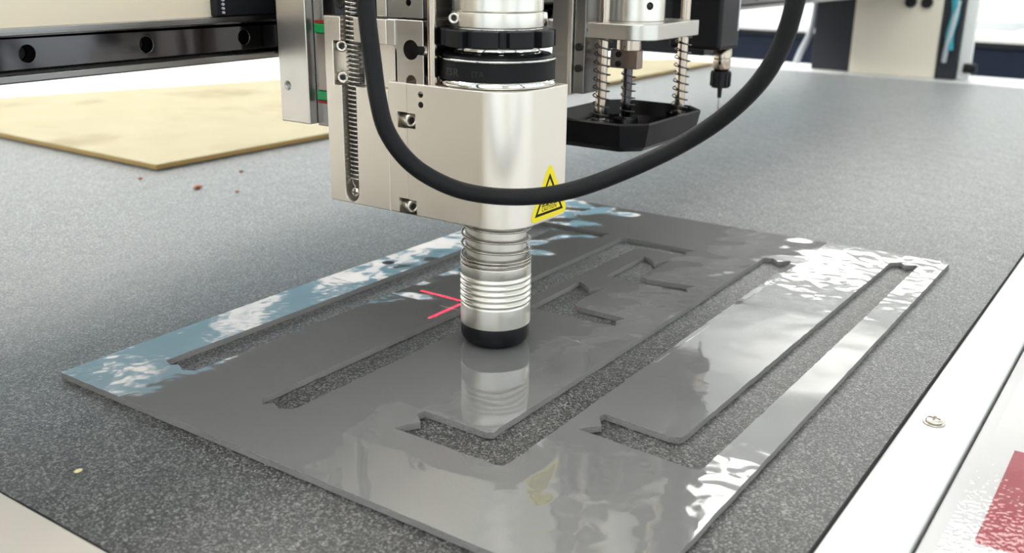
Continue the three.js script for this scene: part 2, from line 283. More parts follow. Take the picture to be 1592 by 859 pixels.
// ---------------------------------------------------------------- the foam sheet with its cut-outs, under a wavy clear film
{
  const wob = rng(77);
  const fine = (pts, step = 0.006, amp = 0.00018) => { const o = []; for (let i = 0; i < pts.length; i++) { const [x, z] = pts[i], [u, v] = pts[(i + 1) % pts.length], L = Math.hypot(u - x, v - z), n = Math.max(1, Math.round(L / step)); for (let k = 0; k < n; k++) o.push([x + ((u - x) * k) / n + (k ? (wob() - 0.5) * 2 * amp : 0), z + ((v - z) * k) / n + (k ? (wob() - 0.5) * 2 * amp : 0)]); } return o; };
  const mm = (a) => a.map(([x, z]) => [x / 1000, z / 1000]);
  const outer = mm([[237.5, -425.5], [237.7, -118], [689.5, -118.6], [687, -250], [686.5, -330], [686.5, -425.8], [550, -427.4], [400, -429], [300, -427.5]]);
  const cuts = [
    [[276.5, -397.6], [274.2, -391.5], [276.7, -388.3], [273.8, -381.5], [276.8, -375.6], [480, -374.8], [598, -375.6], [600.8, -378], [601.2, -334.7], [606, -338.5], [615.5, -336.2], [614, -395], [612, -398]],
    [[275, -326.4], [270.9, -321.6], [274.4, -317.5], [271.6, -312.3], [275.6, -306.3], [420, -305], [589, -303.6], [595.2, -301], [597, -268], [605.4, -271.7], [613, -267.6], [612.4, -321], [610, -324.2]],
    [[449.2, -296.4], [507, -297.2], [502.6, -290], [497.2, -284.6], [507, -278.8], [475, -278.6], [469, -277.6], [466.4, -273.8], [465.6, -242.6], [458.8, -245], [452.3, -241.4], [449.6, -250]],
    [[526, -289.6], [579.8, -290], [574.3, -281.6], [569, -277], [582.4, -272], [544.4, -271.6], [538.4, -270], [536.2, -266], [541.5, -234.8], [534.3, -238], [527.6, -233.4]],
    [[287.8, -258.2], [293.5, -256], [298.6, -252.6], [303.8, -259], [308.4, -258.2], [307.7, -224.6], [309.6, -221.2], [314, -221.8], [470, -222.4], [625.5, -223.4], [627.6, -217.5], [622, -212.6], [628.8, -206.6], [625.6, -204.6], [470, -202.8], [292, -200.8], [288.6, -201.6], [287.2, -205]],
    [[334, -194], [338.5, -191.2], [342.6, -187.4], [349.6, -192.8], [353.4, -192], [351, -159], [352.6, -154.8], [357, -154], [510, -152.6], [666.5, -151], [670.6, -145], [665, -141], [671, -135.8], [668, -133.6], [500, -134.4], [335, -135.6], [331.8, -136.8], [330.7, -140.4]],
  ].map(mm);
  const V = ([x, z]) => new THREE.Vector2(x, -z);
  const shape = () => { const s = new THREE.Shape(outerF.map(V)); for (const c of cutsF) s.holes.push(new THREE.Path(c.map(V))); const h = new THREE.Path(); h.absellipse(0.4643, 0.4178, 0.0042, 0.0042, 0, Math.PI * 2); s.holes.push(h); return s; };
  const outerF = fine(outer), cutsF = cuts.map((c) => fine(c, 0.005, 0.00022));
  const t = thing('foam_sheet', 'dark grey foam sheet with long L-shaped cut-outs under a shiny wrinkled film', 'sheet', [0.46, 0, -0.27]);
  const body = new THREE.ExtrudeGeometry(shape(), { depth: 0.003, bevelEnabled: false, curveSegments: 16 }).rotateX(-Math.PI / 2);
  { const p = body.attributes.position, n = body.attributes.normal, uv = body.attributes.uv; for (let i = 0; i < p.count; i++) Math.abs(n.getY(i)) > 0.5 ? uv.setXY(i, p.getX(i), p.getZ(i)) : uv.setXY(i, p.getX(i) + p.getZ(i), p.getY(i)); }
  part(t, 'foam_body', body, [M.foam, M.foamcut]);
  // film ripples: height in millimetres over the sheet
  const U0 = 0.23, UW = 0.466, V0 = 0.112, VH = 0.324;
  const bumps = [[0.345, -0.127, 0.05, 0.014, 1.3], [0.262, -0.17, 0.035, 0.03, 1.9], [0.64, -0.15, 0.05, 0.03, 1.8], [0.25, -0.415, 0.03, 0.02, 0.7], [0.5, -0.248, 0.05, 0.02, 1.3], [0.37, -0.21, 0.04, 0.012, 1.1], [0.31, -0.128, 0.03, 0.012, 1.0], [0.67, -0.125, 0.03, 0.02, 1.6], [0.4, -0.17, 0.03, 0.02, 0.8], [0.585, -0.2, 0.07, 0.05, 0.9]];
  const W = 1864, H = 1296;
  const film = heightTex(W, H, (u, v) => {
    const x = U0 + u * UW, z = -(V0 + v * VH);
    let k = 0; for (const [a, b, rx, rz, s] of bumps) k += s * Math.exp(-(((x - a) / rx) ** 2) - ((z - b) / rz) ** 2);
    const far = THREE.MathUtils.smoothstep(-z, 0.33, 0.4);
    let h = (0.15 + 0.35 * THREE.MathUtils.smoothstep(-z, 0.2, 0.14) * THREE.MathUtils.smoothstep(x, 0.42, 0.34)) * fbm(x * 16, z * 16, 2) + 0.02 * fbm(x * 75 + 4, z * 75, 2, n2b) * (0.4 + 0.7 * far);
    const q = fbm(x * 38 + 31, z * 38 - 12, 2), r = fbm(x * 120 - 5, z * 120 + 8, 3, n2b);
    h += k * (0.045 * (1 - Math.abs(q) * 2) + 0.003 * r);
    return h;
  }, false);
  const fg = new THREE.ShapeGeometry(shape(), 16).rotateX(-Math.PI / 2).translate(0, 0.00312, 0);
  { const p = fg.attributes.position, uv = fg.attributes.uv; for (let i = 0; i < p.count; i++) uv.setXY(i, (p.getX(i) - U0) / UW, (-p.getZ(i) - V0) / VH); }
  part(t, 'clear_film', fg, phy({ color: lin(0.97, 0.97, 0.98), transmission: 1, thickness: 0, ior: 1.95, roughness: 0.05, bumpMap: film, bumpScale: 0.001 }), 'shiny clear film');
}
// ---------------------------------------------------------------- yellow board left on the bed
{
  const t = thing('yellow_board', 'pale yellow board lying flat on the felt behind the tool head', 'board', [1.1, 0, -0.95]);
  const o = [[0.555, -0.7825], [0.7731, -0.7785], [1.2488, -0.7655], [1.752, -0.757], [1.76, -0.848], [1.065, -1.172], [0.70, -1.3], [0.558, -1.305]];
  const g = new THREE.ExtrudeGeometry(new THREE.Shape(o.map(([x, z]) => new THREE.Vector2(x, -z))), { depth: 0.0042, bevelEnabled: true, bevelSize: 0.0008, bevelThickness: 0.0004, bevelSegments: 1, bevelOffset: -0.0008 }).rotateX(-Math.PI / 2).translate(0, 0.0017, 0);
  const boardMap = canvasTex(512, 512, (c, w, h) => { const im = c.createImageData(w, h); for (let y = 0; y < h; y++) for (let x = 0; x < w; x++) { const n = tileNoise(x / w, y / h, 5, 5, 4), m = Math.max(0, tileNoise(x / w, y / h, 3, 3, 14) - 0.1), i = (y * w + x) * 4; im.data[i] = 148 + n * 9 - m * 50; im.data[i + 1] = 139 + n * 10 - m * 55; im.data[i + 2] = 110 + n * 14 - m * 62; im.data[i + 3] = 255; } c.putImageData(im, 0, 0); });
  part(t, 'board_slab', boxUV(g), std({ map: scaled(boardMap, 2.2), roughness: 0.7 }));
  const edge = []; for (let i = 0; i < o.length; i++) { const [x, z] = o[i], [u, v] = o[(i + 1) % o.length]; const g1 = new THREE.BoxGeometry(Math.hypot(u - x, v - z), 0.0036, 0.0006).rotateY(-Math.atan2(v - z, u - x)).translate((x + u) / 2, 0.0035, (z + v) / 2); edge.push(g1); }
  part(t, 'board_edge', edge, M.boardedge, 'brown board edge');
}
// crumbs of cut material on the felt
{
  const r = rng(9), spots = [[0.5331, -0.6964, 0.003, 'largest orange crumb on the felt in front of the yellow board'], [0.545, -0.66, 0.0014, 'small orange crumb on the felt just nearer than the largest crumb'], [0.5261, -0.7671, 0.0016, 'dark orange crumb on the felt close to the yellow board corner'], [0.1899, -0.3377, 0.0012, 'pale crumb on the dark felt near the cream table rail'], [0.6009, -0.7201, 0.0017, 'brown crumb on the felt beside the long edge of the yellow board']];
  for (const [x, z, s, label] of spots) { const g = new THREE.IcosahedronGeometry(s, 1), p = g.attributes.position; for (let i = 0; i < p.count; i++) { const k = 0.75 + 0.5 * (0.5 + 0.5 * n3(p.getX(i) * 900, p.getY(i) * 900, p.getZ(i) * 900 + r())); p.setXYZ(i, p.getX(i) * k * 1.5, p.getY(i) * k * 0.5, p.getZ(i) * k); } g.computeVertexNormals(); solo('crumb', label, 'crumb', g.translate(x, s * 0.45, z), label.startsWith('pale') ? M.board : M.crumb, [x, 0, z], 'crumbs on the felt'); }
}
// ---------------------------------------------------------------- white cover before the table with its red stripe and clear film
{
  const t = thing('machine_cover', 'glossy white machine cover with a red stripe under rippled clear film', 'cover', [0.6, FLOOR, 0.1]);
  part(t, 'cover_panel', box(0.05, FLOOR, -0.0538, 1.9, -0.003, 0.12, 0.0012, 3), M.coverpaint);
  part(t, 'red_stripe', box(0.352, -0.0031, -0.0378, 0.4376, -0.00285, 0.004, 0), M.redpaint, 'dark red painted stripe');
  const ripple = heightTex(1024, 512, (u, v) => { const x = u * 0.5, z = v * 0.25, k = THREE.MathUtils.smoothstep(0.5 - Math.hypot((x - 0.19) * 3.6, (z - 0.05) * 4), 0, 0.3); return k * (0.06 * (1 - Math.abs(fbm(x * 130, z * 210, 3)) * 2) + 0.008 * fbm(x * 400, z * 400, 2, n2b)) + 0.05 * fbm(x * 25, z * 30, 2) + 0.012 * Math.max(0, fbm(x * 100 + 50, z * 100, 2) - 0.45) * 6; }, false);
  const g = new THREE.PlaneGeometry(0.5, 0.16).rotateX(-Math.PI / 2).translate(0.4, -0.0025, 0.032); { const p = g.attributes.position, uv = g.attributes.uv; for (let i = 0; i < p.count; i++) uv.setXY(i, (p.getX(i) - 0.15) / 0.5, (p.getZ(i) + 0.052) / 0.25); }
  part(t, 'clear_film', g, phy({ color: lin(0.98, 0.98, 0.98), transmission: 1, thickness: 0, ior: 1.45, roughness: 0.04, bumpMap: ripple, bumpScale: 0.001 }), 'rippled clear film');
}
// pan-head screw on the white rail
function panScrew(name, label, x, y, z) {
  const t = thing(name, label, 'screw', [x, y, z]);
  part(t, 'washer', lathe(x, z, [[0.0001, y], [0.0046, y], [0.0048, y + 0.0004], [0.0044, y + 0.0009], [0.0001, y + 0.0009]]), M.spring);
  const h = lathe(x, z, [[0.0001, y + 0.0008], [0.0036, y + 0.0008], [0.0038, y + 0.0014], [0.0034, y + 0.0021], [0.0018, y + 0.0025], [0.0001, y + 0.0026]]);
  const c = carve(h, [box(x - 0.0024, y + 0.0012, z - 0.0006, x + 0.0024, y + 0.005, z + 0.0006, 0), box(x - 0.0006, y + 0.0012, z - 0.0024, x + 0.0006, y + 0.005, z + 0.0024, 0)]);
  part(t, 'screw_head', c, M.screw);
}
panScrew('rail_screw', 'cross-head pan screw with washer sitting on the white rail', 0.4353, 0.0012, -0.0709);

// ---------------------------------------------------------------- the gantry: beam, rail, belt, end legs
const hexScrew = (parent, c, dir, R, L, nameIt = 'socket_screw', mat = M.screw) => {      // socket-head screw: face at c, looking along dir
  const q = new THREE.Quaternion().setFromUnitVectors(new THREE.Vector3(0, 1, 0), new THREE.Vector3(...dir).normalize());
  const head = new THREE.LatheGeometry([[R * 0.46, -L * 0.3], [R * 0.46, 0], [R * 0.84, 0], [R, -R * 0.16], [R, -L], [0.00001, -L]].map((p) => new THREE.Vector2(...p)), 28).applyQuaternion(q).translate(...c);
  const m = part(parent, nameIt, head, mat);
  const sock = new THREE.CylinderGeometry(R * 0.46, R * 0.46, 0.0004, 6).translate(0, -L * 0.25, 0).applyQuaternion(q).translate(...c);
  m.base = parent.base; part(m, 'hex_socket', sock, M.socket); return m;
};
const roundHead = (parent, c, dir, R) => {                                                 // cross-head screw
  const q = new THREE.Quaternion().setFromUnitVectors(new THREE.Vector3(0, 1, 0), new THREE.Vector3(...dir).normalize());
  const h = new THREE.LatheGeometry([[R, -R], [R, 0], [R * 0.8, R * 0.35], [R * 0.4, R * 0.52], [0.00001, R * 0.55]].map((p) => new THREE.Vector2(...p)), 24);
  const g = carve(h, [new THREE.BoxGeometry(R * 1.3, R, R * 0.3).translate(0, R * 0.6, 0), new THREE.BoxGeometry(R * 0.3, R, R * 1.3).translate(0, R * 0.6, 0)]);
  return part(parent, 'cross_head_screw', g.applyQuaternion(q).translate(...c), M.screw);
};
{
  const t = thing('gantry', 'cream gantry beam with a dark steel guide rail spanning the table on an end leg', 'gantry', [0.97, 0.0, -0.5]);
  part(t, 'beam', [box(0.08, 0.1405, -0.645, 1.86, 0.208, -0.437, 0.003)], M.cream);
  part(t, 'added_underside_sheet', box(0.1, 0.1385, -0.642, 1.84, 0.1404, -0.44, 0.0006), M.darkgrey);  // unseen dark sheet added so the film reflects a darker beam underside
  part(t, 'rail_ledge', box(0.08, 0.1405, -0.4372, 1.83, 0.1442, -0.4235, 0.0008), M.steel, 'grey machined ledge');
  part(t, 'rail_seat', box(0.08, 0.1444, -0.4372, 1.83, 0.163, -0.4345, 0.0006), M.darker_plate);
  // guide rail with countersunk bolt holes every 60 mm
  const s = roundRect(0.09, 0.1462, 1.8, 0.161, 0.0004); const ks = []; for (let k = -2; k < 26; k++) ks.push(0.2408 + 0.06 * k);
  for (const x of ks) { const h = new THREE.Path(); h.absellipse(x, 0.1528, 0.0037, 0.0037, 0, Math.PI * 2); s.holes.push(h); }
  const rg = new THREE.ExtrudeGeometry(s, { depth: 0.0117, bevelEnabled: true, bevelSize: 0.0004, bevelOffset: -0.0004, bevelThickness: 0.0004, bevelSegments: 2, curveSegments: 14 }).translate(0, 0, -0.4344);
  const rail = part(t, 'guide_rail', boxUV(rg), M.rail, 'dark polished steel rail');
  for (const x of ks) part(rail, 'rail_bolt', [new THREE.CylinderGeometry(0.0034, 0.0034, 0.005, 20).rotateX(Math.PI / 2).translate(x, 0.1528, -0.4325)], M.socket);
  // toothed belt running along the beam, dark band to the right of the cream face
  part(t, 'belt_cover', box(0.352, 0.1632, -0.4368, 1.8, 0.204, -0.432, 0.0008), M.dark, 'black cover strip');
  const teeth = []; for (let k = 0; k < 18; k++) teeth.push(new THREE.CylinderGeometry(0.0007, 0.0007, 0.002, 8).rotateX(Math.PI / 2).translate(0.3562, 0.1652 + k * 0.0021, -0.4318));
  part(t, 'belt_teeth', teeth, M.paleplastic);
  // end leg beyond the table
  const leg = part(t, 'end_leg', box(1.802, 0.0014, -0.524, 1.9, 0.26, -0.381, 0.002), M.beige, 'beige end leg');
  part(leg, 'bolt', [new THREE.CylinderGeometry(0.009, 0.009, 0.012, 20).rotateZ(Math.PI / 2).translate(1.8, 0.125, -0.432), new THREE.CylinderGeometry(0.009, 0.009, 0.012, 20).rotateZ(Math.PI / 2).translate(1.8, 0.125, -0.406)], M.dark);
  part(t, 'leg_side_plate', box(1.815, 0.0014, -0.596, 1.92, 0.26, -0.5245, 0.002), M.darkgrey, 'dark grey side plate');
  part(t, 'leg_side_plate', box(1.808, 0.0014, -0.3805, 1.83, 0.26, -0.348, 0.002), M.darkgrey, 'dark grey side plate');
  part(t, 'leg_post', box(1.815, 0.0014, -0.3475, 1.826, 0.26, -0.328, 0.002), M.whitepaint, 'white post');
  part(t, 'clamp_knob', new THREE.CylinderGeometry(0.008, 0.008, 0.02, 20).rotateX(Math.PI / 2).translate(1.806, 0.022, -0.326), M.dark, 'black knob');
  part(t, 'air_hose', tube([[1.8, 0.2, -0.362], [1.8, 0.15, -0.365], [1.802, 0.11, -0.36], [1.801, 0.075, -0.364], [1.802, 0.05, -0.362]], 0.0065, 60, 10), M.teal, 'teal air hose');
  part(t, 'air_hose', tube([[1.801, 0.13, -0.357], [1.798, 0.09, -0.361], [1.799, 0.05, -0.366], [1.803, 0.03, -0.368]], 0.004, 60, 10), M.paleplastic, 'pale hose');
  part(t, 'loose_cable', tube([[1.84, 0.2, -0.602], [1.838, 0.12, -0.604], [1.832, 0.06, -0.61], [1.835, 0.025, -0.625], [1.84, 0.0078, -0.632]], 0.006, 60, 10), M.paleplastic, 'pale grey cable');
  part(t, 'near_leg', box(-0.06, 0.0014, -0.6, 0.078, 0.26, -0.39, 0.002), M.beige);
}
// ---------------------------------------------------------------- knife head
const AX = 0.3967, AZ = -0.2831;
{
  const t = thing('knife_head', 'silver oscillating knife head with caution sticker, pressing on the foam sheet', 'tool head', [AX, 0.003, AZ]);
  const P = (n, g, m, l) => part(t, n, g, m, l);
  // carriage plate, linear guide
  const plate = P('carriage_plate', carve(box(0.371, 0.109, -0.408, 0.43, 0.33, -0.3865, 0.0006), [new THREE.CylinderGeometry(0.0026, 0.0026, 0.012, 20).rotateZ(Math.PI / 2).translate(0.372, 0.1283, -0.4018)]), M.plate, 'brushed carriage plate');
  part(plate, 'threaded_hole', [0, 1, 2, 3, 4].map((k) => new THREE.TorusGeometry(0.0022, 0.0004, 6, 20).rotateY(Math.PI / 2).translate(0.3716 + k * 0.0009, 0.1283, -0.4018)), M.chrome);
  P('carriage_block', box(0.385, 0.142, -0.421, 0.44, 0.2, -0.4085, 0.001), M.steel);
  P('slide_rail', [box(0.3765, 0.108, -0.3862, 0.402, 0.33, -0.379, 0.0005), box(0.3865, 0.108, -0.379, 0.399, 0.33, -0.3745, 0.0005)], M.steel, 'dark steel slide rail');
  const gb = P('guide_block', box(0.3745, 0.127, -0.3828, 0.408, 0.1565, -0.3712, 0.0006), std({ color: lin(0.34, 0.3, 0.275), metalness: 1, roughness: 0.35 }), 'steel guide block');
  for (const [a, b, c, d] of [[0.1566, 0.1612, 0.1614, 0.163], [0.1222, 0.1269, 0.1205, 0.122]]) {
    part(gb, 'end_cap', box(0.3735, a, -0.3832, 0.4085, b, -0.3711, 0.0005), M.green, 'green plastic end cap'); part(gb, 'seal', box(0.374, c, -0.3832, 0.408, d, -0.3711, 0.0003), M.red, 'dark red seal');
  }
  // slide body: pocketed outer plate with the spring slot, solid back
  const outerPlate = new THREE.Shape([[-0.3707, 0.0714], [-0.3288, 0.0714], [-0.3288, 0.1322], [-0.3502, 0.1322], [-0.3506, 0.0772]].map((p) => new THREE.Vector2(...p)));
  outerPlate.absarc(-0.3553, 0.0772, 0.0047, 0, -Math.PI, true);
  for (const p of [[-0.36, 0.1322], [-0.365, 0.1322], [-0.365, 0.154], [-0.3598, 0.154], [-0.3594, 0.166], [-0.3707, 0.166]]) outerPlate.lineTo(...p);
  P('slide_body', [side(outerPlate, 0.3684, 0.3764, 0.0004), box(0.3806, 0.0714, -0.3702, 0.415, 0.1655, -0.329, 0.0004), side([[-0.3505, 0.154], [-0.3288, 0.154], [-0.3288, 0.166], [-0.3505, 0.166]], 0.3684, 0.3764), box(0.3758, 0.0716, -0.3703, 0.381, 0.1655, -0.3602, 0.0002), box(0.3758, 0.0716, -0.3505, 0.381, 0.1318, -0.329, 0.0002), box(0.3758, 0.1321, -0.3496, 0.381, 0.166, -0.329, 0.0002)], M.nickel);
  P('slot_back', box(0.3794, 0.0735, -0.36, 0.3805, 0.164, -0.351, 0), M.steel);  // darker steel tone stands in for the shade inside the slot
  const wide = side(roundRect(-0.3495, 0.1325, -0.3232, 0.154, [0, 0, 0.0035, 0]), 0.3742, 0.378, 0.0003);
  P('recess_back', wide, M.nickel, 'brushed recess plate');
  for (const y of [0.1513, 0.1357]) hexScrew(t, [0.3708, y, -0.3612], [-1, 0, 0.55], 0.003, 0.005);
  P('return_spring', helix(0.3738, -0.3556, 0.083, 0.215, 0.0036, 0.00055, 58, 24, 7), M.spring, 'coil spring in the slot');
  P('spring_hook', tube([[0.3738, 0.0835, -0.3592], [0.3728, 0.0815, -0.3585], [0.3722, 0.0797, -0.3566], [0.3725, 0.0775, -0.3562]], 0.0005, 30, 7), M.spring);
  roundHead(t, [0.3716, 0.0769, -0.3556], [-1, 0, 0.15], 0.0026);
  // black plate with its screw and dark bracket at the top
  P('top_plate', box(0.3768, 0.1662, -0.371, 0.41, 0.25, -0.345, 0.0005), M.darkgrey);
  hexScrew(t, [0.3762, 0.1722, -0.3668], [-1, 0, 0], 0.0032, 0.003, 'socket_screw', M.socket);
  const br = carve(box(0.3696, 0.1672, -0.329, 0.395, 0.1768, -0.3068, 0.0004), [new THREE.CylinderGeometry(0.0016, 0.0016, 0.01, 18).rotateZ(Math.PI / 2).translate(0.3706, 0.1742, -0.3155)]);
  P('top_bracket', br, M.steel, 'dark grey bracket with hole'); P('bracket_cheek', box(0.3692, 0.1672, -0.3355, 0.38, 0.177, -0.3292, 0.0004), M.plate); P('bracket_boss', cyl(0.377, -0.3215, 0.177, 0.1782, 0.0042), M.plate);
  // upper block with its bore
  const ub = carve(box(0.3692, 0.1322, -0.3286, 0.396, 0.1663, -0.3066, 0.0004), [
    new THREE.CylinderGeometry(0.0047, 0.0047, 0.02, 40).rotateZ(Math.PI / 2).translate(0.3712, 0.1525, -0.3143), new THREE.CylinderGeometry(0.0029, 0.0029, 0.02, 28).rotateX(Math.PI / 2).translate(0.3712, 0.1525, -0.307), new THREE.CylinderGeometry(0.0032, 0.0032, 0.012, 28).rotateZ(Math.PI / 2).translate(0.3712, 0.1375, -0.3143),
    side(roundRect(-0.332, 0.1325, -0.3232, 0.154, [0, 0, 0.0035, 0]), 0.36, 0.3742, 0)]);
  P('bore_block', ub, std({ color: lin(0.56, 0.52, 0.48), metalness: 1, roughness: 0.3, roughnessMap: scaled(smudgeRough, 10) }), 'brushed block with bored hole'); P('bore_shade', new THREE.CylinderGeometry(0.0055, 0.0055, 0.001, 24).rotateZ(Math.PI / 2).translate(0.3806, 0.1525, -0.3143), M.socket);  // near-black disc at the bore bottom: its shade put into the colour
  P('lip', box(0.3684, 0.154, -0.329, 0.374, 0.166, -0.3235, 0.0003), M.plate);
  // clamp block: rounded front corners, screw pockets, drilled holes
  const o = new THREE.Shape(), r = 0.018, zf = 0.2548;
  o.moveTo(0.3684, 0.3285); o.lineTo(0.4175, 0.3285); o.lineTo(0.4175, zf + 0.002); o.absarc(0.4155, zf + 0.002, 0.002, 0, -Math.PI / 2, true); o.lineTo(0.3684 + r, zf); o.absarc(0.3684 + r, zf + r, r, -Math.PI / 2, -Math.PI, true); o.lineTo(0.3684, 0.3285);
  let cb = plan(o, 0.0714, 0.1368, 0.0006, [], 40);
  const px = (y, h) => new THREE.CylinderGeometry(h, h, 0.0112, 28).rotateX(Math.PI / 2).translate(0.3703, y, -0.3172);
  cb = carve(cb, [px(0.1187, 0.0041), px(0.0755, 0.0041), new THREE.BoxGeometry(0.004, 0.0078, 0.0062).translate(0.3682, 0.1187, -0.3197), new THREE.BoxGeometry(0.004, 0.0078, 0.0062).translate(0.3682, 0.0755, -0.3197),
    ...[0.132, 0.1271].map((y) => new THREE.CylinderGeometry(0.00155, 0.00155, 0.012, 20).rotateZ(Math.PI / 2).translate(0.3702, y, -0.308)), new THREE.BoxGeometry(0.0006, 0.07, 0.0004).translate(0.3685, 0.104, -0.3168)]);
  P('clamp_block', cb, M.nickel, 'matte nickel clamp block');
  P('hole_shade', [0.132, 0.1271].map((y) => new THREE.CylinderGeometry(0.0018, 0.0018, 0.0006, 16).rotateZ(Math.PI / 2).translate(0.3757, y, -0.308)), M.socket);  // near-black discs in the drilled holes, painted as their shade
  for (const y of [0.1187, 0.0756]) hexScrew(t, [0.3696, y, -0.3148], [-0.5, 0, 1], 0.0034, 0.0072);
  // caution sticker on the front face
  {
    const tex = canvasTex(512, 512, (c, w, h) => {
      c.fillStyle = '#f2dc2c'; c.fillRect(0, 0, w, h); c.strokeStyle = c.fillStyle = '#0c0804'; c.lineJoin = 'miter'; c.lineWidth = 24;
      c.beginPath(); c.moveTo(256, 104); c.lineTo(446, 436); c.lineTo(66, 436); c.closePath(); c.stroke();
      c.lineWidth = 6; c.beginPath(); c.moveTo(256, 190); c.lineTo(246, 240); c.lineTo(266, 238); c.lineTo(254, 290); c.stroke(); c.beginPath(); c.moveTo(255, 302); c.lineTo(245, 284); c.lineTo(265, 284); c.fill();
      c.font = 'bold 50px sans-serif'; c.textAlign = 'center'; c.fillText('CAUTION', 256, 414);
      // 注意安全, stroke by stroke on an 8 x 8 grid
      const glyphs = [
        [[0, 1, 1, 2], [0, 3, 1, 4], [0, 7, 1.6, 5], [4, 0, 5, 1], [2.4, 2, 7.4, 2], [2.8, 4.4, 7, 4.4], [2, 7, 8, 7], [5, 2, 5, 7]],
        [[4, 0, 4, 0.7], [1, 0.9, 7, 0.9], [2.4, 1.2, 3, 2], [5.6, 1.2, 5, 2], [0, 2.2, 8, 2.2], [2, 3, 6, 3], [2, 4, 6, 4], [2, 5, 6, 5], [2, 3, 2, 5], [6, 3, 6, 5], [0.6, 6, 0, 7.4], [2, 6, 2.4, 7.4], [2.4, 7.4, 6, 7.4], [4, 5.7, 4.6, 6.4], [6.6, 6, 7.6, 7.2]],
        [[4, 0, 4.4, 0.8], [0.6, 1.2, 7.4, 1.2], [0.6, 1.2, 0.4, 2.4], [7.4, 1.2, 7.2, 2.2], [0, 4, 8, 4], [3.4, 2, 1.8, 5.4], [1.8, 5.4, 6.6, 7.8], [5.8, 4, 0.8, 7.8]],
        [[4, 0, 0, 3], [4, 0, 8, 3], [2, 3, 6, 3], [1.6, 5, 6.4, 5], [0.4, 7.4, 7.6, 7.4], [4, 3, 4, 7.4]],
      ];
      c.lineWidth = 9; c.lineCap = 'round';
      glyphs.forEach((gl, k) => { for (const [a, b, d, e] of gl) { c.beginPath(); c.moveTo(146 + k * 58 + a * 6, 322 + b * 6.4); c.lineTo(146 + k * 58 + d * 6, 322 + e * 6.4); c.stroke(); } });
    });
    const w = 0.0312, h = 0.0265, x0 = 0.3862, y0 = 0.0728, R = 0.0026, sh = new THREE.Shape();
    // rounded triangle, drawn round its three corner circles
    const A = [w / 2, h - R * 1.1], B = [R, R], C = [w - R, R], th = Math.atan2(A[1] - B[1], A[0] - B[0]), nx = -Math.sin(th), ny = Math.cos(th);
    sh.moveTo(B[0], 0); sh.lineTo(C[0], 0); sh.absarc(C[0], C[1], R, -Math.PI / 2, Math.PI / 2 - th, false); sh.lineTo(A[0] + -nx * R, A[1] + ny * R); sh.absarc(A[0], A[1], R, Math.PI / 2 - th, Math.PI / 2 + th, false); sh.lineTo(B[0] + nx * R, B[1] + ny * R); sh.absarc(B[0], B[1], R, Math.PI / 2 + th, Math.PI * 1.5, false);
    const g = new THREE.ExtrudeGeometry(sh, { depth: 0.00012, bevelEnabled: false, curveSegments: 12 }), p = g.attributes.position, uv = g.attributes.uv;
    for (let i = 0; i < p.count; i++) uv.setXY(i, (p.getX(i) / w), (p.getY(i) / h) * 0.95 + 0.04);
    P('caution_sticker', g.translate(x0, y0, -0.25478), phy({ map: tex, roughness: 0.5, specularIntensity: 0.5 }), 'yellow triangular caution sticker');
  }
  // guide rod, motor plate
  P('guide_rod', cyl(0.3716, -0.303, 0.1366, 0.3, 0.0024, 0.0024, 28), M.rod, 'polished guide rod');
  P('motor_plate', box(0.402, 0.139, -0.35, 0.414, 0.31, -0.296, 0.0006), M.plate);
  // adjusting dial: ring, black band, ring, chrome collar, black star knob
  P('dial_ring', lathe(AX, AZ, [[0.02, 0.1369], [0.0282, 0.1369], [0.0286, 0.1375], [0.0286, 0.1387], [0.0281, 0.1393], [0.0281, 0.14], [0.02, 0.14]]), M.chrome, 'chrome ring');
  const bandTex = canvasTex(1024, 64, (c, w, h) => { c.fillStyle = '#121214'; c.fillRect(0, 0, w, h); c.fillStyle = '#343432'; c.font = 'bold 34px sans-serif'; c.fillText('ZSR', 30, 45); c.font = '26px sans-serif'; c.fillText('ITA', 128, 44); });
  const band = new THREE.CylinderGeometry(0.028, 0.028, 0.0094, 128, 1, true).rotateY(-0.62 - Math.PI / 2).translate(AX, 0.1442, AZ);
  P('dial_band', band, phy({ map: bandTex, roughness: 0.55, specularIntensity: 0.4 }), 'black dial band with faint printed letters');
  P('dial_rim', lathe(AX, AZ, [[0.0255, 0.1487], [0.028, 0.1487], [0.0286, 0.1492], [0.0286, 0.1498], [0.028, 0.1502], [0.0266, 0.1502]]), M.chrome, 'chrome rim');
  P('dial_cone', lathe(AX, AZ, [[0.0266, 0.15], [0.0264, 0.1508], [0.0258, 0.1515], [0.0215, 0.152], [0.0205, 0.152]]), M.anodized);
  P('dial_collar', lathe(AX, AZ, [[0.0212, 0.1519], [0.0208, 0.1528], [0.0204, 0.1532], [0.0204, 0.1545], [0.0208, 0.1548], [0.0208, 0.156]]), M.chrome, 'chrome collar');
  {
    const sh = new THREE.Shape(), lobes = 10, n = 200; for (let i = 0; i <= n; i++) { const a = (i / n) * Math.PI * 2, f = Math.abs(((a * lobes) / (2 * Math.PI) + 0.35) % 1 - 0.5), R = f < 0.115 ? 0.0246 : f < 0.145 ? 0.0246 + ((f - 0.115) / 0.03) * 0.0033 : 0.0279; i ? sh.lineTo(AX + R * Math.cos(a), -AZ + R * Math.sin(a)) : sh.moveTo(AX + R * Math.cos(a), -AZ + R * Math.sin(a)); }
    P('star_knob', plan(sh, 0.1551, 0.163, 0.0006), M.anodized, 'black star knob');
  }
  P('knob_ring', lathe(AX, AZ, [[0.018, 0.1629], [0.0222, 0.1629], [0.0224, 0.1633], [0.0222, 0.1638], [0.018, 0.1638]]), M.chrome);
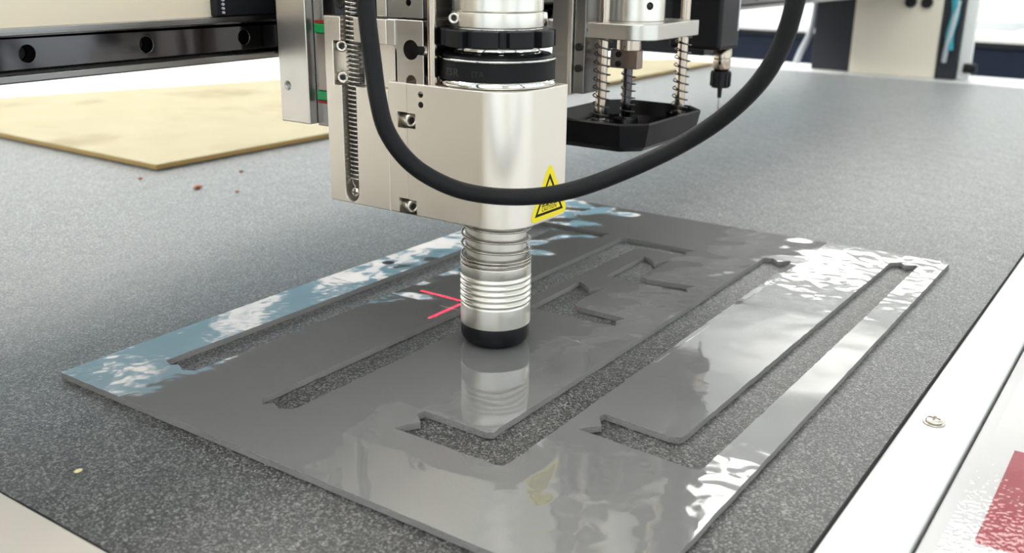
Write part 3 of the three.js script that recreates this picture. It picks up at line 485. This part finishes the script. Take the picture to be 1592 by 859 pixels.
  const clamp = P('motor_clamp', lathe(AX, AZ, [[0.018, 0.1639], [0.0217, 0.1639], [0.0221, 0.1643], [0.0221, 0.1705], [0.0217, 0.1709], [0.018, 0.1709]]), M.silver, 'silver clamp ring');
  for (const d of [[-0.925, 0, -0.4], [0.59, 0, 0.805]]) hexScrew(t, [AX + d[0] * 0.0237, 0.1678, AZ + d[2] * 0.0237], [d[0] - (d[0] < 0 ? 0 : 0), 0, d[2] + (d[0] < 0 ? 0.9 : 0)], 0.0027, 0.0034);
  void clamp;
  P('motor_body', lathe(AX, AZ, [[0.0001, 0.1708], [0.0214, 0.1708], [0.0214, 0.1714], [0.0218, 0.1717], [0.0218, 0.31], [0.021, 0.311], [0.0001, 0.311]]), M.silver);
  P('motor_cap', lathe(AX, AZ, [[0.0001, 0.311], [0.021, 0.311], [0.021, 0.335], [0.0001, 0.336]]), M.anodized);
  // presser sleeve with spring, grooves and black rubber foot
  P('inner_tube', cyl(AX, AZ, 0.04, 0.0716, 0.0157, 0.0157, 80), M.silver);
  P('presser_spring', [helix(AX, AZ, 0.0478, 0.0482, 0.0177, 0.00062, 1, 64, 8, 2.2), helix(AX, AZ, 0.0482, 0.0502, 0.0177, 0.00062, 1.2, 64, 8, 2.2), helix(AX, AZ, 0.0502, 0.0702, 0.0174, 0.00062, 3.6, 64, 8, 2.2 + 0.4 * Math.PI)], M.spring, 'coil spring');
  const sl = [[0.0155, 0.0143], [0.0178, 0.0143], [0.0182, 0.0146], [0.0182, 0.0246]];
  for (let k = 0; k < 5; k++) { const y = 0.0252 + k * 0.0031; sl.push([0.0174, y], [0.0174, y + 0.0005], [0.0181, y + 0.0009], [0.0184, y + 0.0014], [0.0184, y + 0.0020], [0.0181, y + 0.0025]); }
  sl.push([0.0174, 0.0409], [0.0182, 0.0415], [0.0182, 0.0462], [0.0179, 0.0466], [0.0162, 0.0467], [0.0156, 0.046]);
  P('presser_sleeve', lathe(AX, AZ, sl.flatMap(([r2, y]) => [[r2, y]])), M.silver, 'silver sleeve with five ridges');
  P('presser_foot', lathe(AX, AZ, [[0.006, 0.00325], [0.0125, 0.0033], [0.0148, 0.0039], [0.0165, 0.0052], [0.0177, 0.0072], [0.0181, 0.0098], [0.0181, 0.014], [0.0176, 0.0144], [0.015, 0.0144]]), phy({ color: lin(0.005, 0.005, 0.006), roughness: 0.35, specularIntensity: 0.6 }), 'black rubber foot');
  // red cross-line laser: a lamp in a closed case over a plate with a fine cross slit
  const LX = 0.434, LZ = -0.3312, LY = 0.083, HS = 0.0095;
  const hw = 0.00018, arm = 0.0069;
  const rects = [[-HS, -HS, -hw, -hw], [hw, -HS, HS, -hw], [-HS, hw, -hw, HS], [hw, hw, HS, HS], [-HS, -hw, -arm, hw], [arm, -hw, HS, hw], [-hw, -HS, hw, -arm], [-hw, arm, hw, HS]];
  P('laser_slit_plate', rects.map(([a, b, c, d]) => new THREE.BoxGeometry(c - a, 0.0003, d - b).translate(LX + (a + c) / 2, LY, LZ + (b + d) / 2)), M.dark);
  P('laser_case', [box(LX - HS - 0.001, LY - 0.0005, LZ - HS - 0.001, LX - HS, LY + 0.03, LZ + HS + 0.001, 0), box(LX + HS, LY - 0.0005, LZ - HS - 0.001, LX + HS + 0.001, LY + 0.03, LZ + HS + 0.001, 0), box(LX - HS, LY - 0.0005, LZ - HS - 0.001, LX + HS, LY + 0.03, LZ - HS, 0), box(LX - HS, LY - 0.0005, LZ + HS, LX + HS, LY + 0.03, LZ + HS + 0.001, 0), box(LX - HS - 0.001, LY + 0.0295, LZ - HS - 0.001, LX + HS + 0.001, LY + 0.031, LZ + HS + 0.001, 0)], M.dark);
  P('laser_bracket', box(0.4176, 0.09, -0.336, 0.4238, 0.108, -0.327, 0), M.dark);
  const l = new THREE.PointLight(lin(1, 0.008, 0.04), 1.5, 0, 2); l.name = 'laser_lamp'; l.position.set(LX, LY + 0.0203, LZ); l.castShadow = true; l.shadow.radius = 0.004; scene.add(l);
}
// ---------------------------------------------------------------- creasing tool with its sprung black tray
{
  const t = thing('press_tool', 'creasing tool with a black tray hung on two sprung rods', 'tool', [0.533, 0.09, -0.285]);
  const P = (n, g, m, l) => part(t, n, g, m, l);
  P('carriage_plate', [box(0.53, 0.128, -0.405, 0.58, 0.33, -0.3865, 0.0006)], M.plate);
  P('slide_bracket', box(0.5, 0.2, -0.3864, 0.55, 0.26, -0.318, 0.0006), M.plate);
  P('slide_bar', [box(0.4995, 0.119, -0.3175, 0.52, 0.32, -0.3065, 0.0004)], M.darker_plate); P('slide_bar', box(0.4985, 0.1188, -0.306, 0.52, 0.32, -0.3035, 0.0003), M.silver); P('slide_bar', box(0.5005, 0.1195, -0.303, 0.52, 0.32, -0.296, 0.0003), M.steel);
  for (const [y, z] of [[0.134, -0.2995], [0.146, -0.2995]]) P('bolt', new THREE.CylinderGeometry(0.0022, 0.0022, 0.002, 20).rotateZ(Math.PI / 2).translate(0.5, y, z), M.socket);
  const hole = new THREE.CylinderGeometry(0.0019, 0.0019, 0.01, 24).rotateZ(Math.PI / 2).translate(0.504, 0.1555, -0.2975);
  let plate = carve(plan(roundRect(0.503, 0.2575, 0.5705, 0.327, [0.014, 0.0015, 0.0015, 0.008]), 0.151, 0.16, 0.0006, [], 20), [hole]);
  P('press_plate', plate, M.plate, 'brushed aluminium plate with rounded corner');
  const top = carve(cyl(0.5395, -0.2855, 0.1602, 0.3, 0.0178, 0.0178, 96), [new THREE.CylinderGeometry(0.0022, 0.0022, 0.012, 24).rotateX(Math.PI / 2).rotateY(-0.62).translate(0.5395 - 0.0178 * 0.55, 0.1688, -0.2855 + 0.0178 * 0.835)]);
  P('cylinder_body', top, M.silver, 'silver cylinder'); P('hole_shade', new THREE.SphereGeometry(0.0024, 16, 10).translate(0.5395 - 0.0155 * 0.55, 0.1688, -0.2855 + 0.0155 * 0.835), M.socket);  // near-black ball inside the hole, coloured as its shade
  for (const [x, z] of [[0.5085, -0.2885], [0.5685, -0.2665]]) {
    P('guide_rod', cyl(x, z, 0.1002, 0.3, 0.0031, 0.0031, 28), M.rod, 'polished guide rod');
    P('rod_spring', helix(x, z, 0.106, 0.151, 0.0047, 0.00042, 9.5, 28, 7), M.darkspring, 'open coil spring');
  }
  P('spindle_nose', cyl(0.531, -0.2835, 0.1435, 0.151, 0.0071, 0.0071, 40), M.rod);
  P('spindle_collar', [plan((() => { const s = new THREE.Shape(); s.absarc(0.5298, 0.2835, 0.0088, -Math.PI * 0.5, Math.PI * 0.5, false); s.lineTo(0.5245, 0.2923); s.lineTo(0.5245, 0.2747); return s; })(), 0.133, 0.1435, 0.0004, [], 20)], M.collar, 'brown steel clamp collar');
  for (const y of [0.1355, 0.141]) P('clamp_screw', new THREE.CylinderGeometry(0.0018, 0.0018, 0.0012, 20).rotateZ(Math.PI / 2).translate(0.5242, y, -0.2868), M.socket);
  P('crease_shaft', cyl(0.53, -0.2831, 0.098, 0.1335, 0.0029, 0.0029, 24), M.rail); P('shaft_spring', helix(0.5315, -0.2831, 0.102, 0.131, 0.0042, 0.0004, 7, 24, 6), M.darkspring);
  // tray: octagonal, dished, standing rim
  const oct = (x0, x1, z0, z1, c) => [[x0 + c, z1], [x1 - c, z1], [x1, z1 - c], [x1, z0 + c], [x1 - c, z0], [x0 + c, z0], [x0, z0 + c], [x0, z1 - c]];
  const ring8 = (c, y) => c.map(([x, z]) => [x, y, z]);
  const loft = (rings) => { const pos = []; for (let k = 0; k + 1 < rings.length; k++) for (let i = 0; i < 8; i++) { const a = rings[k][i], b = rings[k][(i + 1) % 8], c = rings[k + 1][(i + 1) % 8], d = rings[k + 1][i]; pos.push(...a, ...b, ...c, ...a, ...c, ...d); } const f = (r, flip) => { for (let i = 1; i < 7; i++) pos.push(...r[0], ...(flip ? r[i + 1] : r[i]), ...(flip ? r[i] : r[i + 1])); }; f(rings[0], true); f(rings[rings.length - 1], false); const g = new THREE.BufferGeometry(); g.setAttribute('position', new THREE.BufferAttribute(new Float32Array(pos), 3)); g.computeVertexNormals(); return boxUV(g); };
  const T = [0.4855, 0.579, -0.3195, -0.2505];
  const inset = (d, c) => oct(T[0] + d, T[1] - d, T[2] + d, T[3] - d, c);
  P('tray', loft([ring8(inset(0.0065, 0.009), 0.0905), ring8(inset(0.003, 0.0105), 0.0935), ring8(inset(0.0005, 0.012), 0.1062), ring8(inset(0.001, 0.012), 0.1072), ring8(inset(0.0022, 0.012), 0.1072), ring8(inset(0.005, 0.011), 0.0985)]), M.glossblack, 'glossy black octagonal tray');
  for (const [x, z] of [[0.5085, -0.2885], [0.5685, -0.2665]]) P('rod_flange', [cyl(x, z, 0.0984, 0.104, 0.0075, 0.0075, 32), cyl(x, z, 0.104, 0.1052, 0.0058, 0.0052, 32)], M.glossblack);
  P('shaft_socket', cyl(0.53, -0.2831, 0.0984, 0.1035, 0.008, 0.007, 32), M.glossblack);
}
// ---------------------------------------------------------------- milling spindle
{
  const X = 0.669, Z = -0.2831, t = thing('milling_spindle', 'black milling spindle with bronze collet and thin cutter bit', 'spindle', [X, 0.092, Z]);
  const P = (n, g, m, l) => part(t, n, g, m, l);
  P('mount_plate', box(0.665, 0.132, -0.405, 0.73, 0.33, -0.3865, 0.001), M.plate); P('mount_arm', box(0.675, 0.128, -0.3864, 0.722, 0.33, -0.3, 0.001), M.darkgrey);
  P('spindle_body', [box(X - 0.026, 0.1352, Z - 0.03, X + 0.0075, 0.33, Z + 0.0085, 0.003)], M.anodized, 'black spindle body');
  P('scale_mark', box(X + 0.0025, 0.147, Z + 0.0084, X + 0.0045, 0.172, Z + 0.0088, 0), M.paleplastic);
  P('collet_holder', lathe(X, Z, [[0.0001, 0.1365], [0.0064, 0.1365], [0.0064, 0.1284], [0.006, 0.1281], [0.006, 0.1276], [0.0064, 0.1273], [0.006, 0.1215], [0.0045, 0.1185], [0.0001, 0.1185]].reverse()), M.rod, 'bronze collet holder');
  P('collet_nut', [cyl(X, Z, 0.1078, 0.1192, 0.0062, 0.0068, 40), ...Array.from({ length: 12 }, (_, k) => box(-0.0007, 0.1088, 0.006, 0.0007, 0.1184, 0.0073, 0.0002).rotateY((k * Math.PI) / 6).translate(X, 0, Z))], M.dark, 'black collet nut');
  P('cutter_shank', cyl(X, Z, 0.1005, 0.108, 0.0014, 0.0018, 20), M.dark);
  P('cutter_bit', lathe(X, Z, [[0.0001, 0.0922], [0.0008, 0.0924], [0.0011, 0.0935], [0.0011, 0.1015], [0.0001, 0.1015]], 24), M.darker_plate, 'thin steel bit');
}
// ---------------------------------------------------------------- the hanging cable
{
  const pts = [[0.391, 0.3364, -0.29], [0.386, 0.356, -0.292], [0.35, 0.345, -0.288], [0.316, 0.29, -0.284], [0.3065, 0.23, -0.2828], [0.3039, 0.186, -0.2823], [0.304, 0.1536, -0.279], [0.3038, 0.1395, -0.2766], [0.306, 0.1263, -0.2741], [0.3128, 0.1126, -0.267], [0.3252, 0.1022, -0.2563], [0.3384, 0.0974, -0.2455], [0.3494, 0.0973, -0.2295], [0.3589, 0.1004, -0.2158], [0.3697, 0.1075, -0.2001], [0.3795, 0.122, -0.1756], [0.3794, 0.1365, -0.1566], [0.3765, 0.1521, -0.1421], [0.3753, 0.1665, -0.1348], [0.3726, 0.1832, -0.1304], [0.373, 0.1975, -0.13], [0.376, 0.24, -0.133], [0.383, 0.3, -0.165], [0.39, 0.345, -0.23], [0.396, 0.354, -0.268], [0.398, 0.3364, -0.276]];
  solo('black_cable', 'thick black rubber cable hanging in a loop across the tool heads', 'cable', tube(pts, 0.0037, 260, 20), M.rubber, [0.34, 0.0973, -0.24]);
}
// ---------------------------------------------------------------- beyond the table: a second machine and a white work table
{
  const t = thing('neighbouring_machine', 'white-topped machine table with dark navy side panel standing behind the beige leg', 'machine', [3.6, FLOOR, -0.8]);
  part(t, 'table_top', box(2.85, -0.012, -2.6, 4.9, 0.006, 0.9, 0.003), M.whitepaint); part(t, 'trim', box(2.862, -0.026, -2.59, 4.88, -0.0125, 0.89, 0.002), M.darkgrey);
  part(t, 'side_panel', box(2.87, FLOOR + 0.1, -2.58, 4.87, -0.0265, 0.88, 0.004), M.navy, 'dark navy side panel');
  for (const x of [2.95, 4.75]) for (const z of [-2.4, 0.7]) part(t, 'foot', box(x - 0.05, FLOOR, z - 0.05, x + 0.05, FLOOR + 0.11, z + 0.05, 0.004), M.darkgrey);
  part(t, 'offcut', box(3.05, 0.0061, -0.66, 3.5, 0.0085, -0.45, 0.001).rotateY(0), M.steel);
}
{
  const t = thing('work_table', 'white work table seen between the gantry beam and the yellow board', 'table', [1.2, FLOOR, -2.1]);
  part(t, 'table_top', box(-0.4, -0.02, -3.2, 2.6, 0.004, -1.47, 0.003), M.whitepaint);
  for (const x of [-0.3, 2.5]) for (const z of [-3.1, -1.57]) part(t, 'leg', box(x - 0.03, FLOOR, z - 0.03, x + 0.03, -0.0205, z + 0.03, 0.003), M.whitepaint);
}
renderer.render(scene, camera);
